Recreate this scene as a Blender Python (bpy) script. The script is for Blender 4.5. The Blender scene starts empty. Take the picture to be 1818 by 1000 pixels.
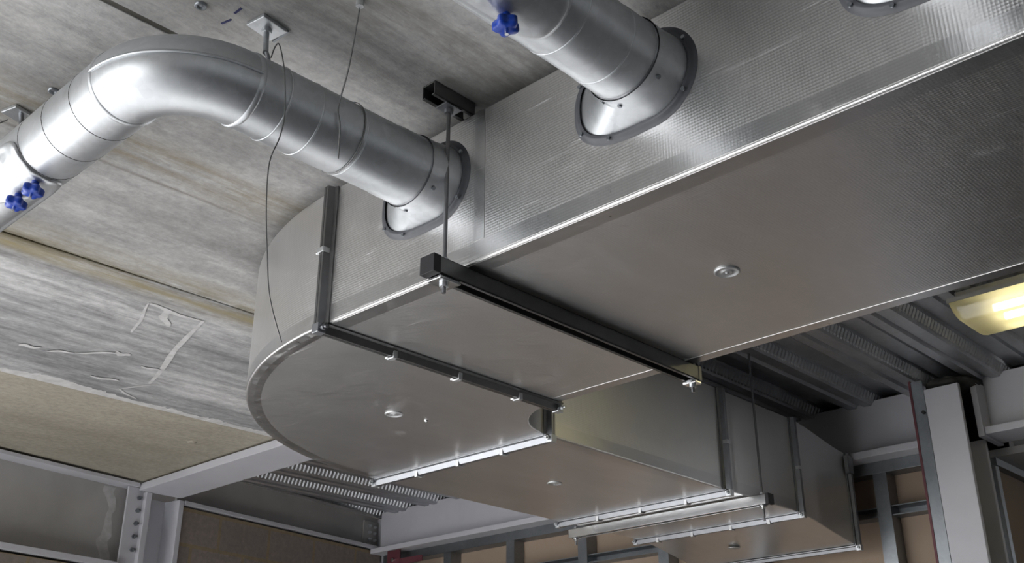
import bpy, bmesh, math, random
from mathutils import Vector, Matrix
random.seed(7)
S = 1.6                    # one unit of the survey = 1.6 m, measured from the camera
CAM_H = 1.6
sc = bpy.context.scene
COL = sc.collection
PI = math.pi

def W(p):
    return Vector((p[0]*S, p[1]*S, p[2]*S + CAM_H))

# ------------------------------------------------------------------ materials
def srgb(r, g, b):
    f = lambda c: (c/12.92 if c <= .04045 else ((c+.055)/1.055)**2.4)
    return (f(r/255), f(g/255), f(b/255), 1)

class NT:
    def __init__(s, name):
        s.m = bpy.data.materials.new(name); s.m.use_nodes = True
        s.t = s.m.node_tree; s.b = s.t.nodes['Principled BSDF']
    def n(s, typ, **kw):
        nd = s.t.nodes.new(typ)
        for k, v in kw.items():
            if k.startswith('i_'):
                nd.inputs[k[2:].replace('_', ' ')].default_value = v
            else: setattr(nd, k, v)
        return nd
    def l(s, a, b): s.t.links.new(a, b)
    def pos(s, scale=(1, 1, 1), loc=(0, 0, 0)):
        g = s.n('ShaderNodeNewGeometry'); mp = s.n('ShaderNodeMapping')
        mp.inputs['Scale'].default_value = scale; mp.inputs['Location'].default_value = loc
        s.l(g.outputs['Position'], mp.inputs['Vector']); return mp.outputs['Vector']
    def noise(s, vec, scale, detail=4, rough=.55):
        nd = s.n('ShaderNodeTexNoise'); nd.inputs['Scale'].default_value = scale
        nd.inputs['Detail'].default_value = detail; nd.inputs['Roughness'].default_value = rough
        s.l(vec, nd.inputs['Vector']); return nd.outputs['Fac']
    def ramp(s, fac, stops):
        r = s.n('ShaderNodeValToRGB'); e = r.color_ramp.elements
        while len(e) < len(stops): e.new(.5)
        for k, (p, c) in enumerate(stops):
            e[k].position = p; e[k].color = c if len(c) == 4 else (*c, 1)
        s.l(fac, r.inputs['Fac']); return r.outputs['Color']
    def mix(s, fac, a, b, mode='MIX'):
        m = s.n('ShaderNodeMix', data_type='RGBA', blend_type=mode)
        for sock, v in ((0, fac), (6, a), (7, b)):
            if hasattr(v, 'is_output'): s.l(v, m.inputs[sock])
            else: m.inputs[sock].default_value = v
        return m.outputs[2]
    def math(s, op, a, b=0.0, c=None):
        m = s.n('ShaderNodeMath', operation=op)
        for k, v in enumerate((a, b) if c is None else (a, b, c)):
            if hasattr(v, 'is_output'): s.l(v, m.inputs[k])
            else: m.inputs[k].default_value = v
        return m.outputs[0]
    def bump(s, h, strength=.2, dist=.01, prev=None):
        b = s.n('ShaderNodeBump'); b.inputs['Strength'].default_value = strength
        b.inputs['Distance'].default_value = dist; s.l(h, b.inputs['Height'])
        if prev is not None: s.l(prev, b.inputs['Normal'])
        return b.outputs['Normal']
    def set(s, **kw):
        for k, v in kw.items():
            i = s.b.inputs[k.replace('_', ' ')]
            if hasattr(v, 'is_output'): s.l(v, i)
            else: i.default_value = v
        return s.m

def m_paint(name, col, rough=.45, var=.08, scale=3.0, metallic=0.0):
    t = NT(name); f = t.noise(t.pos(), scale, 5)
    d = tuple(c*(1-var*2) for c in col[:3]) + (1,)
    c = t.ramp(f, [(.3, d), (.65, col)])
    nb = t.bump(t.noise(t.pos(), 60, 2), .05, .003)
    return t.set(Base_Color=c, Roughness=rough, Metallic=metallic, Normal=nb)

def m_concrete(name, base, dark, light, seams=(), streak=.42):
    t = NT(name)
    big = t.noise(t.pos((.5, 1.3, 1)), 1.3, 6, .6)
    c = t.ramp(big, [(.3, dark), (.5, base), (.72, light)])
    st = t.noise(t.pos((.9, 5.0, 1)), 1.7, 8, .68)
    c = t.mix(t.math('MULTIPLY', t.ramp(st, [(.38, (1, 1, 1)), (.60, (0, 0, 0))]), streak), c, dark)
    st2 = t.noise(t.pos((.7, 2.2, 1), (3.1, 1.7, 0)), 1.6, 8, .7)
    c = t.mix(t.math('MULTIPLY', t.ramp(st2, [(.55, (0, 0, 0)), (.72, (1, 1, 1))]), .45), c, light)
    fine = t.noise(t.pos(), 38, 4, .7)
    c = t.mix(.45, c, t.ramp(fine, [(.3, (.35, .35, .35)), (.7, (.75, .75, .75))]), 'OVERLAY')
    g = t.n('ShaderNodeNewGeometry'); sx = t.n('ShaderNodeSeparateXYZ'); t.l(g.outputs['Position'], sx.inputs[0])
    for (ys, wd, colr, amt) in seams:      # moss and rust along the joints, stain bands, one broad darker band
        d = t.math('ABSOLUTE', t.math('SUBTRACT', sx.outputs['Y'], ys*S))
        f = t.math('SUBTRACT', 1.0, t.math('DIVIDE', d, wd))
        f = t.math('MULTIPLY', t.math('MAXIMUM', f, 0.0), amt)
        nz = t.ramp(t.noise(t.pos((.8, 5, 1)), 3.0, 6, .7), [(.35, (0, 0, 0)), (.62, (1, 1, 1))])
        c = t.mix(t.math('MULTIPLY', f, nz), c, colr)
    pit = t.ramp(t.noise(t.pos((.5, 2.6, 1)), 14, 5, .75), [(.60, (0, 0, 0)), (.72, (1, 1, 1))])
    c = t.mix(t.math('MULTIPLY', pit, .35), c, dark)
    nb = t.bump(t.noise(t.pos((.5, 2, 1)), 9, 8, .7), .35, .012)
    nb = t.bump(fine, .2, .003, nb)
    return t.set(Base_Color=c, Roughness=.85, Normal=nb)

def m_foil(name, base=(.60, .595, .59), rough=.36, scrim=.15):
    t = NT(name)
    g = t.n('ShaderNodeNewGeometry'); sx = t.n('ShaderNodeSeparateXYZ'); t.l(g.outputs['Position'], sx.inputs[0])
    hs = None
    for ax in 'XYZ':                          # woven scrim, 9 mm grid
        w = t.math('POWER', t.math('ABSOLUTE', t.math('SINE', t.math('MULTIPLY', sx.outputs[ax], PI/.0075))), 3.0)
        hs = w if hs is None else t.math('ADD', hs, w)
    wr = t.noise(t.pos((1, 1, 1)), 2.2, 3, .5)
    wr2 = t.noise(t.pos((1.5, 9, 1.5)), 4.0, 4, .6)
    nb = t.bump(wr, .25, .02)
    nb = t.bump(wr2, .07, .008, nb)
    nb = t.bump(hs, scrim, .0012, nb)
    rv = t.noise(t.pos((3, 14, 3)), 3.5, 6, .7)
    r = t.math('MULTIPLY_ADD', rv, .14, rough-.07)
    lo = tuple(c*.90 for c in base)
    c = t.ramp(t.noise(t.pos((1, 2.5, 1)), 2.0, 6, .65), [(.3, lo), (.7, base)])
    sc_ = t.ramp(t.noise(t.pos((70, 2.4, 70)), 2.0, 3, .5), [(.66, (0, 0, 0)), (.73, (1, 1, 1))])
    sm = t.ramp(t.noise(t.pos((3, 1.6, 3), (2, 5, 1)), 2.6, 7, .72), [(.60, (0, 0, 0)), (.72, (1, 1, 1))])
    r = t.math('ADD', r, t.math('MULTIPLY', t.math('MAXIMUM', sc_, sm), .16))
    c = t.mix(t.math('MULTIPLY', t.math('MAXIMUM', sc_, t.math('MULTIPLY', sm, .4)), .45), c, (.86, .86, .86, 1))
    return t.set(Base_Color=c, Roughness=r, Metallic=1.0, Normal=nb)

def m_galv(name, base=(.60, .62, .64), rough=.45, var=.08):
    t = NT(name)
    v = t.n('ShaderNodeTexVoronoi'); v.inputs['Scale'].default_value = 55; t.l(t.pos(), v.inputs['Vector'])
    sp = t.n('ShaderNodeSeparateColor'); t.l(v.outputs['Color'], sp.inputs[0])
    lo = tuple(c*(1-var) for c in base)
    c = t.ramp(sp.outputs[0], [(0, lo), (1, base)])
    sm = t.noise(t.pos(), 3.5, 6, .65)
    c = t.mix(.35, c, t.ramp(sm, [(.3, (.3, .3, .3)), (.7, (.72, .72, .72))]), 'OVERLAY')
    r = t.math('MULTIPLY_ADD', t.noise(t.pos(), 7, 5, .6), .16, rough-.08)
    nb = t.bump(t.noise(t.pos(), 2.0, 2, .4), .05, .01)
    return t.set(Base_Color=c, Roughness=r, Metallic=1.0, Normal=nb)

def m_block(name):
    t = NT(name)
    g = t.n('ShaderNodeNewGeometry'); mp = t.n('ShaderNodeMapping'); mp.vector_type = 'POINT'
    mp.inputs['Rotation'].default_value = (0, 0, -TH)
    t.l(g.outputs['Position'], mp.inputs['Vector'])
    sx = t.n('ShaderNodeSeparateXYZ'); t.l(mp.outputs[0], sx.inputs[0])
    cb = t.n('ShaderNodeCombineXYZ'); t.l(sx.outputs['X'], cb.inputs[0]); t.l(sx.outputs['Z'], cb.inputs[1])
    b = t.n('ShaderNodeTexBrick'); t.l(cb.outputs[0], b.inputs['Vector'])
    b.inputs['Scale'].default_value = 1; b.inputs['Brick Width'].default_value = .45
    b.inputs['Row Height'].default_value = .225; b.inputs['Mortar Size'].default_value = .012
    b.inputs['Color1'].default_value = srgb(132, 122, 115); b.inputs['Color2'].default_value = srgb(118, 110, 104)
    b.inputs['Mortar'].default_value = srgb(132, 118, 94)
    f = t.noise(t.pos(), 30, 5, .7)
    c = t.mix(.4, b.outputs['Color'], t.ramp(f, [(.3, (.3, .3, .3)), (.7, (.7, .7, .7))]), 'OVERLAY')
    nb = t.bump(b.outputs['Fac'], -.5, .006); nb = t.bump(f, .4, .004, nb)
    return t.set(Base_Color=c, Roughness=.95, Normal=nb)

def m_plain(name, col, rough=.5, metallic=0.0, **kw):
    t = NT(name); f = t.noise(t.pos(), 25, 3)
    lo = tuple(c*.88 for c in col[:3]) + (1,)
    return t.set(Base_Color=t.ramp(f, [(.35, lo), (.65, col)]), Roughness=rough, Metallic=metallic, **kw)

def m_emit(name, col, strength):
    t = NT(name)
    return t.set(Base_Color=(.9, .9, .85, 1), Emission_Color=col, Emission_Strength=strength)

TH = math.radians(9.4)
MOSS = srgb(112, 102, 68); TAN = srgb(142, 128, 102)
M = {}
M['concrete'] = m_concrete('board_marked_concrete', srgb(168, 167, 165), srgb(114, 113, 112), srgb(194, 193, 192),
                           seams=((2.173, .20, srgb(124, 114, 86), .9), (2.173, .05, srgb(74, 66, 44), 1.0), (1.67, .16, srgb(118, 106, 78), .9), (1.75, .012, srgb(96, 92, 84), .9), (1.0, .5, srgb(108, 106, 100), .8)))
M['concrete_streaked'] = m_concrete('streaky_dark_concrete', srgb(158, 158, 158), srgb(92, 92, 93), srgb(186, 185, 184),
                           seams=((2.173, .22, srgb(118, 108, 82), .9), (2.215, .07, srgb(132, 121, 88), .9), (2.173, .05, srgb(70, 62, 40), 1.0)), streak=.8)
M['concrete_tan'] = m_concrete('tan_formed_concrete', srgb(152, 146, 133), srgb(134, 128, 116), srgb(164, 158, 146))
M['concrete_floor'] = m_concrete('floor_screed', srgb(130, 130, 130), srgb(110, 110, 111), srgb(148, 148, 148))
M['plaster'] = m_paint('white_spill', srgb(188, 187, 186), .9, .12, 20)
M['joint'] = m_paint('dark_joint', srgb(84, 82, 76), .95, .3, 15)
M['foil'] = m_foil('foil_faced_insulation', (.72, .715, .71))
M['foil_tape'] = m_foil('aluminium_foil_tape', (.66, .66, .66), .30, .05)
M['galv'] = m_galv('galvanised_sheet')
M['galv_dull'] = m_galv('dull_galvanised_flange', (.33, .34, .36), .40)
M['strut'] = m_galv('galvanised_channel_and_shaded_flange', (.19, .19, .19), .42)
M['deck'] = m_galv('galvanised_decking', (.50, .51, .53), .48)
M['bright'] = m_galv('bright_zinc_and_lit_channel', (.82, .83, .84), .25)
M['galv_light'] = m_galv('light_galvanised_flange', (.66, .67, .68), .48)
M['seal'] = m_plain('grey_duct_sealant', srgb(78, 80, 85), .5)
M['white_steel'] = m_paint('grey_white_steel_paint', srgb(188, 188, 194), .42, .05, 2.5)
M['grey_steel'] = m_paint('primer_grey_steel', srgb(165, 163, 160), .5, .12, 2.0)
M['stud'] = m_galv('stud_steel', (.29, .31, .33), .45)
M['board'] = m_paint('brown_plasterboard_paper', srgb(152, 134, 117), .9, .05, 4)
M['red'] = m_paint('oxide_red_paint', srgb(96, 50, 58), .6, .1, 12)
M['blue'] = m_plain('blue_plastic', srgb(18, 62, 165), .35)
M['black'] = m_plain('black_plastic', srgb(28, 26, 30), .6)
M['wire'] = m_plain('steel_wire_rope', (.20, .20, .20, 1), .5, .7)
M['rod'] = m_plain('threaded_rod_steel', (.22, .22, .23, 1), .45, .9)
M['block'] = m_block('dense_blockwork')
M['housing'] = m_plain('grey_light_housing', srgb(150, 148, 140), .5)
M['tube'] = m_emit('lit_fluorescent_tube', (1, .95, .76, 1), 7.5)
M['wool'] = m_paint('dark_mineral_wool', srgb(58, 57, 55), .95, .3, 30)
M['pen'] = m_plain('blue_marker_ink', srgb(40, 42, 90), .7)
M['wall'] = m_paint('bare_grey_wall', srgb(96, 94, 92), .9, .1, 2)
def m_diffuser():
    t = NT('prismatic_diffuser'); nt = t.t
    out = nt.nodes['Material Output']
    tr = t.n('ShaderNodeBsdfTransparent'); tr.inputs['Color'].default_value = (1, .97, .82, 1)
    tl = t.n('ShaderNodeBsdfTranslucent'); tl.inputs['Color'].default_value = (.92, .84, .52, 1)
    df = t.n('ShaderNodeBsdfDiffuse'); df.inputs['Color'].default_value = (.78, .74, .52, 1)
    gl = t.n('ShaderNodeBsdfGlossy'); gl.inputs['Roughness'].default_value = .15
    a = t.n('ShaderNodeMixShader'); a.inputs[0].default_value = .25
    b = t.n('ShaderNodeMixShader'); b.inputs[0].default_value = .30
    c = t.n('ShaderNodeMixShader'); c.inputs[0].default_value = .08
    t.l(tl.outputs[0], a.inputs[1]); t.l(df.outputs[0], a.inputs[2])
    t.l(a.outputs[0], b.inputs[1]); t.l(tr.outputs[0], b.inputs[2])
    t.l(b.outputs[0], c.inputs[1]); t.l(gl.outputs[0], c.inputs[2]); t.l(c.outputs[0], out.inputs['Surface'])
    return t.m
M['diffuser'] = m_diffuser()

# ------------------------------------------------------------------ mesh builder (survey units)
def frame(d):
    d = Vector(d).normalized()
    a = Vector((0, 0, 1)) if abs(d.z) < .9 else Vector((1, 0, 0))
    u = d.cross(a).normalized(); v = d.cross(u).normalized()
    return u, v

class MB:
    def __init__(s): s.v = []; s.f = []; s.sm = []
    def add(s, vs, fs, smooth=False):
        o = len(s.v); s.v += [Vector(p) for p in vs]
        for f in fs: s.f.append([i+o for i in f]); s.sm.append(smooth)
        return s
    def box(s, a, b):
        x0, y0, z0 = a; x1, y1, z1 = b
        return s.add([(x0,y0,z0),(x1,y0,z0),(x1,y1,z0),(x0,y1,z0),(x0,y0,z1),(x1,y0,z1),(x1,y1,z1),(x0,y1,z1)],
                     [(0,3,2,1),(4,5,6,7),(0,1,5,4),(1,2,6,5),(2,3,7,6),(3,0,4,7)])
    def obox(s, c, ax, h):             # centre, three axes, half sizes
        c = Vector(c); A = [Vector(a).normalized()*k for a, k in zip(ax, h)]
        vs = [c + A[0]*i + A[1]*j + A[2]*k for k in (-1, 1) for i, j in ((-1,-1),(1,-1),(1,1),(-1,1))]
        return s.add(vs, [(0,3,2,1),(4,5,6,7),(0,1,5,4),(1,2,6,5),(2,3,7,6),(3,0,4,7)])
    def prism(s, poly, p2, depth):     # poly: 3-D points of one end, extruded by vector depth
        n = len(poly); d = Vector(depth); a = [Vector(p) for p in poly]
        return s.add(a + [p+d for p in a], [tuple(range(n))[::-1], tuple(range(n, 2*n))] + [(i, (i+1) % n, n+(i+1) % n, n+i) for i in range(n)])
    def cyl(s, a, b, r, n=12, r2=None, caps=True):
        a = Vector(a); b = Vector(b); u, v = frame(b-a); r2 = r if r2 is None else r2
        ring = lambda c, q: [c + (u*math.cos(2*PI*k/n) + v*math.sin(2*PI*k/n))*q for k in range(n)]
        s.add(ring(a, r) + ring(b, r2), [(k, (k+1) % n, n+(k+1) % n, n+k) for k in range(n)], True)
        if caps: s.add(ring(a, r), [tuple(range(n))[::-1]]); s.add(ring(b, r2), [tuple(range(n))])
        return s
    def rings(s, rs, closed=False, smooth=True, caps=False):
        n = len(rs[0]); vs = [p for r in rs for p in r]; fs = []
        for j in range(len(rs) - (0 if closed else 1)):
            a = j*n; b = ((j+1) % len(rs))*n
            fs += [(a+k, a+(k+1) % n, b+(k+1) % n, b+k) for k in range(n)]
        s.add(vs, fs, smooth)
        if caps: s.add(rs[0], [tuple(range(n))[::-1]]); s.add(rs[-1], [tuple(range(n))])
        return s
    def tube(s, pts, r, n=8, sub=6):
        P = [Vector(p) for p in pts]
        if sub > 1 and len(P) > 2:
            Q = []
            for i in range(len(P)-1):
                p0 = P[max(i-1, 0)]; p1 = P[i]; p2 = P[i+1]; p3 = P[min(i+2, len(P)-1)]
                for k in range(sub):
                    t = k/sub
                    Q.append(.5*((2*p1) + (p2-p0)*t + (2*p0-5*p1+4*p2-p3)*t*t + (3*p1-p0-3*p2+p3)*t**3))
            Q.append(P[-1]); P = Q
        R = []; u = None
        for i, p in enumerate(P):
            d = (P[min(i+1, len(P)-1)] - P[max(i-1, 0)]).normalized()
            if u is None: u, _ = frame(d)
            u = (u - d*u.dot(d)).normalized(); v = d.cross(u)
            R.append([p + (u*math.cos(2*PI*k/n) + v*math.sin(2*PI*k/n))*r for k in range(n)])
        return s.rings(R, caps=True)
    def lathe(s, base, axis, prof, n=32, close=False):   # prof: (distance along axis, radius)
        base = Vector(base); d = Vector(axis).normalized(); u, v = frame(d)
        R = [[base + d*h + (u*math.cos(2*PI*k/n) + v*math.sin(2*PI*k/n))*r for k in range(n)] for h, r in prof]
        return s.rings(R, closed=close)
    def build(s, name, mat, parent=None, bevel=0, origin=None, seg=2, weld=False):
        if parent is not None: o0 = parent_root(parent)
        elif origin is not None: o0 = W(origin)
        else:
            ws = [W(p) for p in s.v]; o0 = sum(ws, Vector())/len(ws); o0.z = min(w.z for w in ws)
        me = bpy.data.meshes.new(name)
        me.from_pydata([W(p) - o0 for p in s.v], [], s.f)
        me.polygons.foreach_set('use_smooth', s.sm)
        bm = bmesh.new(); bm.from_mesh(me)
        if weld: bmesh.ops.remove_doubles(bm, verts=bm.verts, dist=1e-5)
        bmesh.ops.recalc_face_normals(bm, faces=bm.faces); bm.to_mesh(me); bm.free()
        me.materials.append(M[mat] if isinstance(mat, str) else mat)
        o = bpy.data.objects.new(name, me); COL.objects.link(o)
        if parent is not None: o.parent = parent
        else: o.location = o0
        if bevel:
            m = o.modifiers.new('bevel', 'BEVEL'); m.width = bevel*S; m.segments = seg
            m.limit_method = 'ANGLE'; m.angle_limit = math.radians(40); m.harden_normals = False
        return o
def parent_root(o):
    while o.parent is not None: o = o.parent
    return o.location.copy()

def tag(o, label, cat, group=None):
    o['label'] = label; o['category'] = cat
    if group: o['group'] = group
    return o
def empty(name, loc, label, cat, group=None):
    o = bpy.data.objects.new(name, None); COL.objects.link(o); o.location = W(loc)
    o.empty_display_size = .05
    return tag(o, label, cat, group)
def struct(o):
    o['kind'] = 'structure'; return o
def B(a, b): return MB().box(a, b)

XL = -2.7
ZC = 1.03                      # concrete soffit
# ------------------------------------------------------------------ skewed far wall frame
CT, ST = math.cos(TH), math.sin(TH)
W0 = Vector((1.449, 3.848, 0))
U3 = Vector((CT, ST, 0)); V3 = Vector((-ST, CT, 0)); Z3 = Vector((0, 0, 1))
def wp(u, v, z): return W0 + U3*u + V3*v + Z3*z
def wbox(mb, u0, u1, v0, v1, z0, z1):
    return mb.obox(wp((u0+u1)/2, (v0+v1)/2, (z0+z1)/2), (U3, V3, Z3), ((u1-u0)/2, (v1-v0)/2, (z1-z0)/2))

# ------------------------------------------------------------------ room shell
struct(B((-2.9, -3.7, -1.06), (6.3, 5.4, -1.0)).build('floor', 'concrete_floor'))
seams = [-3.6, -2.905, -2.061, -1.217, -.373, .471, 1.315, 2.173, 3.044]
for i in range(len(seams)-1):
    y0 = seams[i] + (.0055 if i == 6 else .003); y1 = seams[i+1] - (.0055 if i == 5 else .003)
    struct(B((XL-.05, y0, ZC), (2.12, y1, ZC+.16)).build('ceiling', 'concrete_streaked' if i == 7 else 'concrete', bevel=.0015))
# last strip of soffit, tan, running up to the skewed edge beam
lp = MB(); x0, x1 = -2.75, 2.12
yb = lambda x: W0.y + (x-W0.x)*math.tan(TH) + .10
lp.prism([(x0, 3.0485, ZC+.006), (x1, 3.0485, ZC+.006), (x1, yb(x1), ZC+.006), (x0, yb(x0), ZC+.006)], None, (0, 0, .16))
struct(lp.build('ceiling', 'concrete_tan', bevel=.002))
struct(B((XL-.05, -3.6, ZC+.165), (2.12, 4.0, ZC+.2)).build('ceiling', 'joint'))     # slab topping over the joints
# joint filler sitting back in each open joint
jf = MB()
for y in seams[1:]:
    h = .0054 if y == 1.315 else .0029
    jf.box((XL-.05, y-h, ZC+(.0015 if y == 1.315 else .007)), (2.12, y+h, ZC+.05))
struct(jf.build('trim_1', 'joint'))
# white ragged cement lip along the joint beside the tan strip
random.seed(3)
lip = MB(); n = 240
ed = []
for k in range(n+1):
    x = .2 + 1.85*k/n
    w = .020 + .020*random.random()*abs(math.sin(k*.13)) + (.03*max(0, math.sin(k*.05+1))**3)
    ed.append((x, w if x > 1.15 else w*max(0, (x-.2)/.95)**2))
for k in range(n):
    (xa, wa), (xb, wb) = ed[k], ed[k+1]
    lip.add([(xa, 3.0395, ZC-.0035), (xb, 3.0395, ZC-.0035), (xb, 3.0395-wb, ZC+.0004), (xa, 3.0395-wa, ZC+.0004),
             (xa, 3.0395, ZC+.004), (xb, 3.0395, ZC+.004)], [(0, 1, 2, 3), (0, 1, 5, 4)])
struct(lip.build('trim_2', 'plaster'))
# chalky scrape marks and cement splashes on the third strip
def soffit_mark(a, b, w, mat='plaster', z=ZC):
    a = Vector((a[0], a[1], z)); b = Vector((b[0], b[1], z)); d = (b-a).normalized(); p = Vector((-d.y, d.x, 0))*w
    n = 9; mb = MB(); L = []; R = []
    for k in range(n+1):
        t = k/n; c = a.lerp(b, t) + p*.5*math.sin(t*7+a.x*9); q = .35+.65*math.sin(PI*min(1, max(0, t*.9+.08)))
        L.append(c+p*q*(.7+.3*random.random())); R.append(c-p*q*(.7+.3*random.random()))
    dz = Vector((0, 0, .0012))
    for k in range(n): mb.add([L[k]-dz, L[k+1]-dz, R[k+1]-dz, R[k]-dz], [(0, 1, 2, 3)])
    for k in range(n): mb.add([L[k], L[k+1], R[k+1], R[k]], [(0, 1, 2, 3)])
    return mb
random.seed(11)
mk = MB()
for a, b, w in (((1.495, 3.0), (1.413, 2.949), .006), ((1.413, 2.949), (1.472, 2.828), .004), ((1.45, 2.84), (1.292, 2.30), .009),
                ((1.213, 2.503), (1.145, 2.296), .005), ((1.145, 2.30), (1.30, 2.31), .010), ((1.19, 2.30), (1.25, 2.40), .012),
                ((1.255, 2.67), (1.295, 2.665), .016), ((1.272, 2.66), (1.18, 2.75), .008), ((1.177, 2.751), (1.12, 2.79), .008),
                ((1.30, 2.90), (1.38, 2.88), .010), ((1.36, 2.72), (1.42, 2.71), .008), ((1.05, 2.80), (1.10, 2.78), .012)):
    zq = ZC - .0001*(1+len(mk.f)/18); q = soffit_mark(a, b, w, z=zq); mk.add(q.v, q.f)
struct(mk.build('trim_3', 'plaster'))
for a, b in (((.6655, 1.238), (.6702, 1.2185)), ((.6655, 1.203), (.6655, 1.185))):
    a = Vector((*a, ZC)); b = Vector((*b, ZC)); d = (b-a).normalized()
    q = MB().obox((a+b)/2, (d, Vector((-d.y, d.x, 0)), Z3), ((b-a).length/2, .0017, .0008)); struct(q.build('trim_4', 'pen'))

wl = MB()                                            # open facade on the left, out of frame: the daylight
XL = -2.7
wl.box((XL-.12, -3.6, -1), (XL, 5.4, -.80)); wl.box((XL-.12, -3.6, .93), (XL, 5.4, 1.3))
for y0, y1 in ((-3.6, 1.05), (2.7, 2.82), (4.6, 5.4)): wl.box((XL-.12, y0, -.80), (XL, y1, .93))
struct(wl.build('wall_left', 'wall'))
struct(B((XL-.12, -3.72, -1), (6.3, -3.6, 1.3)).build('wall_back', 'wall'))
q = MB(); q.box((6.2, -3.6, -1), (6.3, 5.4, .45)); q.box((6.2, -3.6, 1.0), (6.3, 5.4, 1.3))
q.box((6.2, -3.6, .45), (6.3, -1.5, 1.0)); q.box((6.2, -.4, .45), (6.3, 5.4, 1.0)); struct(q.build('wall_right', 'wall'))
# far wall under the edge beams
q = MB(); wbox(q, -.80, -.30, .02, .20, -1, .685); wbox(q, -5.0, -.80, .09, .20, -1, -.75); struct(q.build('wall_far', 'block'))
q = MB(); wbox(q, -.262, .60, .014, .20, -1, .684); struct(q.build('wall_far', 'block'))
q = MB(); wbox(q, .825, 2.06, .014, .20, -1, .976); struct(q.build('wall_far', 'block'))
q = MB(); wbox(q, -.80, 5, .24, .34, -1, 1.4); wbox(q, -5, -.80, .24, .34, .71, 1.4); struct(q.build('wall_far', 'wall'))
# steel decking, trough profile running across the main duct, with pressed ridges on the webs
pit = .2205; y0 = 1.354; ks = range(-16, 13)
dk = MB(); em = MB()
XA, XB = 2.145, 3.53; ZD = 1.15; HD = .046
def strip(mb, ya, za, yb_, zb_): mb.add([(XA, ya, za), (XB, ya, za), (XB, yb_, zb_), (XA, yb_, zb_)], [(0, 1, 2, 3)])
for k in ks:
    a = y0 + k*pit; w = .085; m = a + w/2
    pr = [(a, ZD), (m-.014, ZD), (m-.008, ZD+.010), (m+.008, ZD+.010), (m+.014, ZD), (a+w, ZD), (a+w+.022, ZD+HD),
          (a+w+.044, ZD+HD), (a+w+.050, ZD+HD-.008), (a+w+.062, ZD+HD-.008), (a+w+.068, ZD+HD), (a+pit-.022, ZD+HD)]
    for p, r in zip(pr, pr[1:]): strip(dk, *p, *r)
    # ridged web facing the camera: from (a+pit-.022, top) down to (a+pit, bottom)
    ya, za, yb2, zb2 = a+pit-.022, ZD+HD, a+pit, ZD
    nx = 70
    nrm = Vector((0, -HD, -.022)).normalized()
    prof = [(0, 0), (.16, 0), (.26, 1), (.74, 1), (.84, 0), (1, 0)]
    vs = []
    for i in range(nx*4+1):
        x = XA + (XB-XA)*i/(nx*4); up = (0, 1, 1, 0)[i % 4] if a > .2 and a < 4.2 else 0
        for t, h in prof:
            p = Vector((x, ya+(yb2-ya)*t, za+(zb2-za)*t)); vs.append(p + nrm*(.0042*h*up))
    fs = []
    for i in range(nx*4):
        for j in range(5): b = i*6+j; fs.append((b, b+1, b+7, b+6))
    if a > .2 and a < 4.2: dk.add(vs, fs)
    else: strip(dk, ya, za, yb2, zb2)
struct(dk.build('ceiling_decking', 'deck'))
struct(B((2.12, -3.6, ZD+HD+.006), (3.56, 5.0, ZD+HD+.12)).build('ceiling', 'joint'))
struct(B((3.56, -3.6, ZD+.02), (6.2, 5.2, ZD+.16)).build('ceiling', 'wall'))

# ------------------------------------------------------------------ steel frame
def steel(name, loc, label, cat, group=None): return empty(name, loc, label, cat, group)
t = steel('steel_beam', (2.14, 1.5, 1.0), 'flat white soffit of the steel beam between concrete planks and metal decking', 'beam')
B((2.05, -3.4, 1.0), (2.235, 3.965, 1.0285)).build('bottom_flange', 'white_steel', t, bevel=.002)
B((2.125, -3.4, 1.0285), (2.142, 3.965, 1.30)).build('web', 'white_steel', t)
t = steel('steel_beam', (3.46, 2.5, .957), 'long grey-white I-beam above the stud wall, between the far corner and the right column', 'beam')
B((3.40, 1.335, .957), (3.54, 4.18, .981)).build('bottom_flange', 'white_steel', t, bevel=.002)
B((3.462, 1.335, .981), (3.478, 4.18, 1.150)).build('web', 'white_steel', t)
B((3.462, 1.335, 1.150), (3.55, 4.18, 1.165)).build('top_flange', 'white_steel', t)
t = steel('steel_beam', (3.46, 0, .957), 'grey-white I-beam running out of the picture to the right of the right column', 'beam')
B((3.40, -3.4, .957), (3.54, 1.19, .981)).build('bottom_flange', 'white_steel', t, bevel=.002)
B((3.462, -3.4, .981), (3.478, 1.19, 1.150)).build('web', 'white_steel', t)
B((3.462, -3.4, 1.150), (3.55, 1.19, 1.165)).build('top_flange', 'white_steel', t)
B((3.39, 1.19, .950), (3.545, 1.208, 1.13)).build('end_plate', 'white_steel', t)
t = steel('steel_column', (3.37, 1.27, -1), 'tall light grey steel column standing at the right of the duct', 'column')
B((3.30, 1.212, -1), (3.318, 1.322, 1.108)).build('flange', 'white_steel', t, bevel=.002)
B((3.445, 1.212, -1), (3.463, 1.322, .955)).build('flange', 'white_steel', t, bevel=.002)
B((3.318, 1.260, -1), (3.445, 1.274, 1.10)).build('web', 'white_steel', t)
t = steel('steel_beam', (4.2, 1.18, .93), 'grey beam leading away beyond the right column above a boarded partition', 'beam')
B((3.57, 1.10, .925), (6.1, 1.25, .950)).build('bottom_flange', 'grey_steel', t, bevel=.002)
B((3.57, 1.168, .950), (6.1, 1.182, 1.16)).build('web', 'grey_steel', t)
struct(B((3.57, 1.26, -1), (6.2, 1.30, .925)).build('wall_right', 'board'))
for k, x in enumerate((3.585, 3.98)):
    tag(B((x-.012, 1.238, -1), (x+.018, 1.2595, .90)).build('metal_stud', 'stud', bevel=.002),
        ['dark vertical metal stud just behind the right column', 'metal stud at the right edge beyond the right column'][k], 'stud', 'partition studs beyond the right column')
tag(B((3.572, 1.232, .90), (5.5, 1.2595, .9245)).build('metal_track', 'stud'), 'head track of the partition beyond the right column', 'track')

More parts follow.
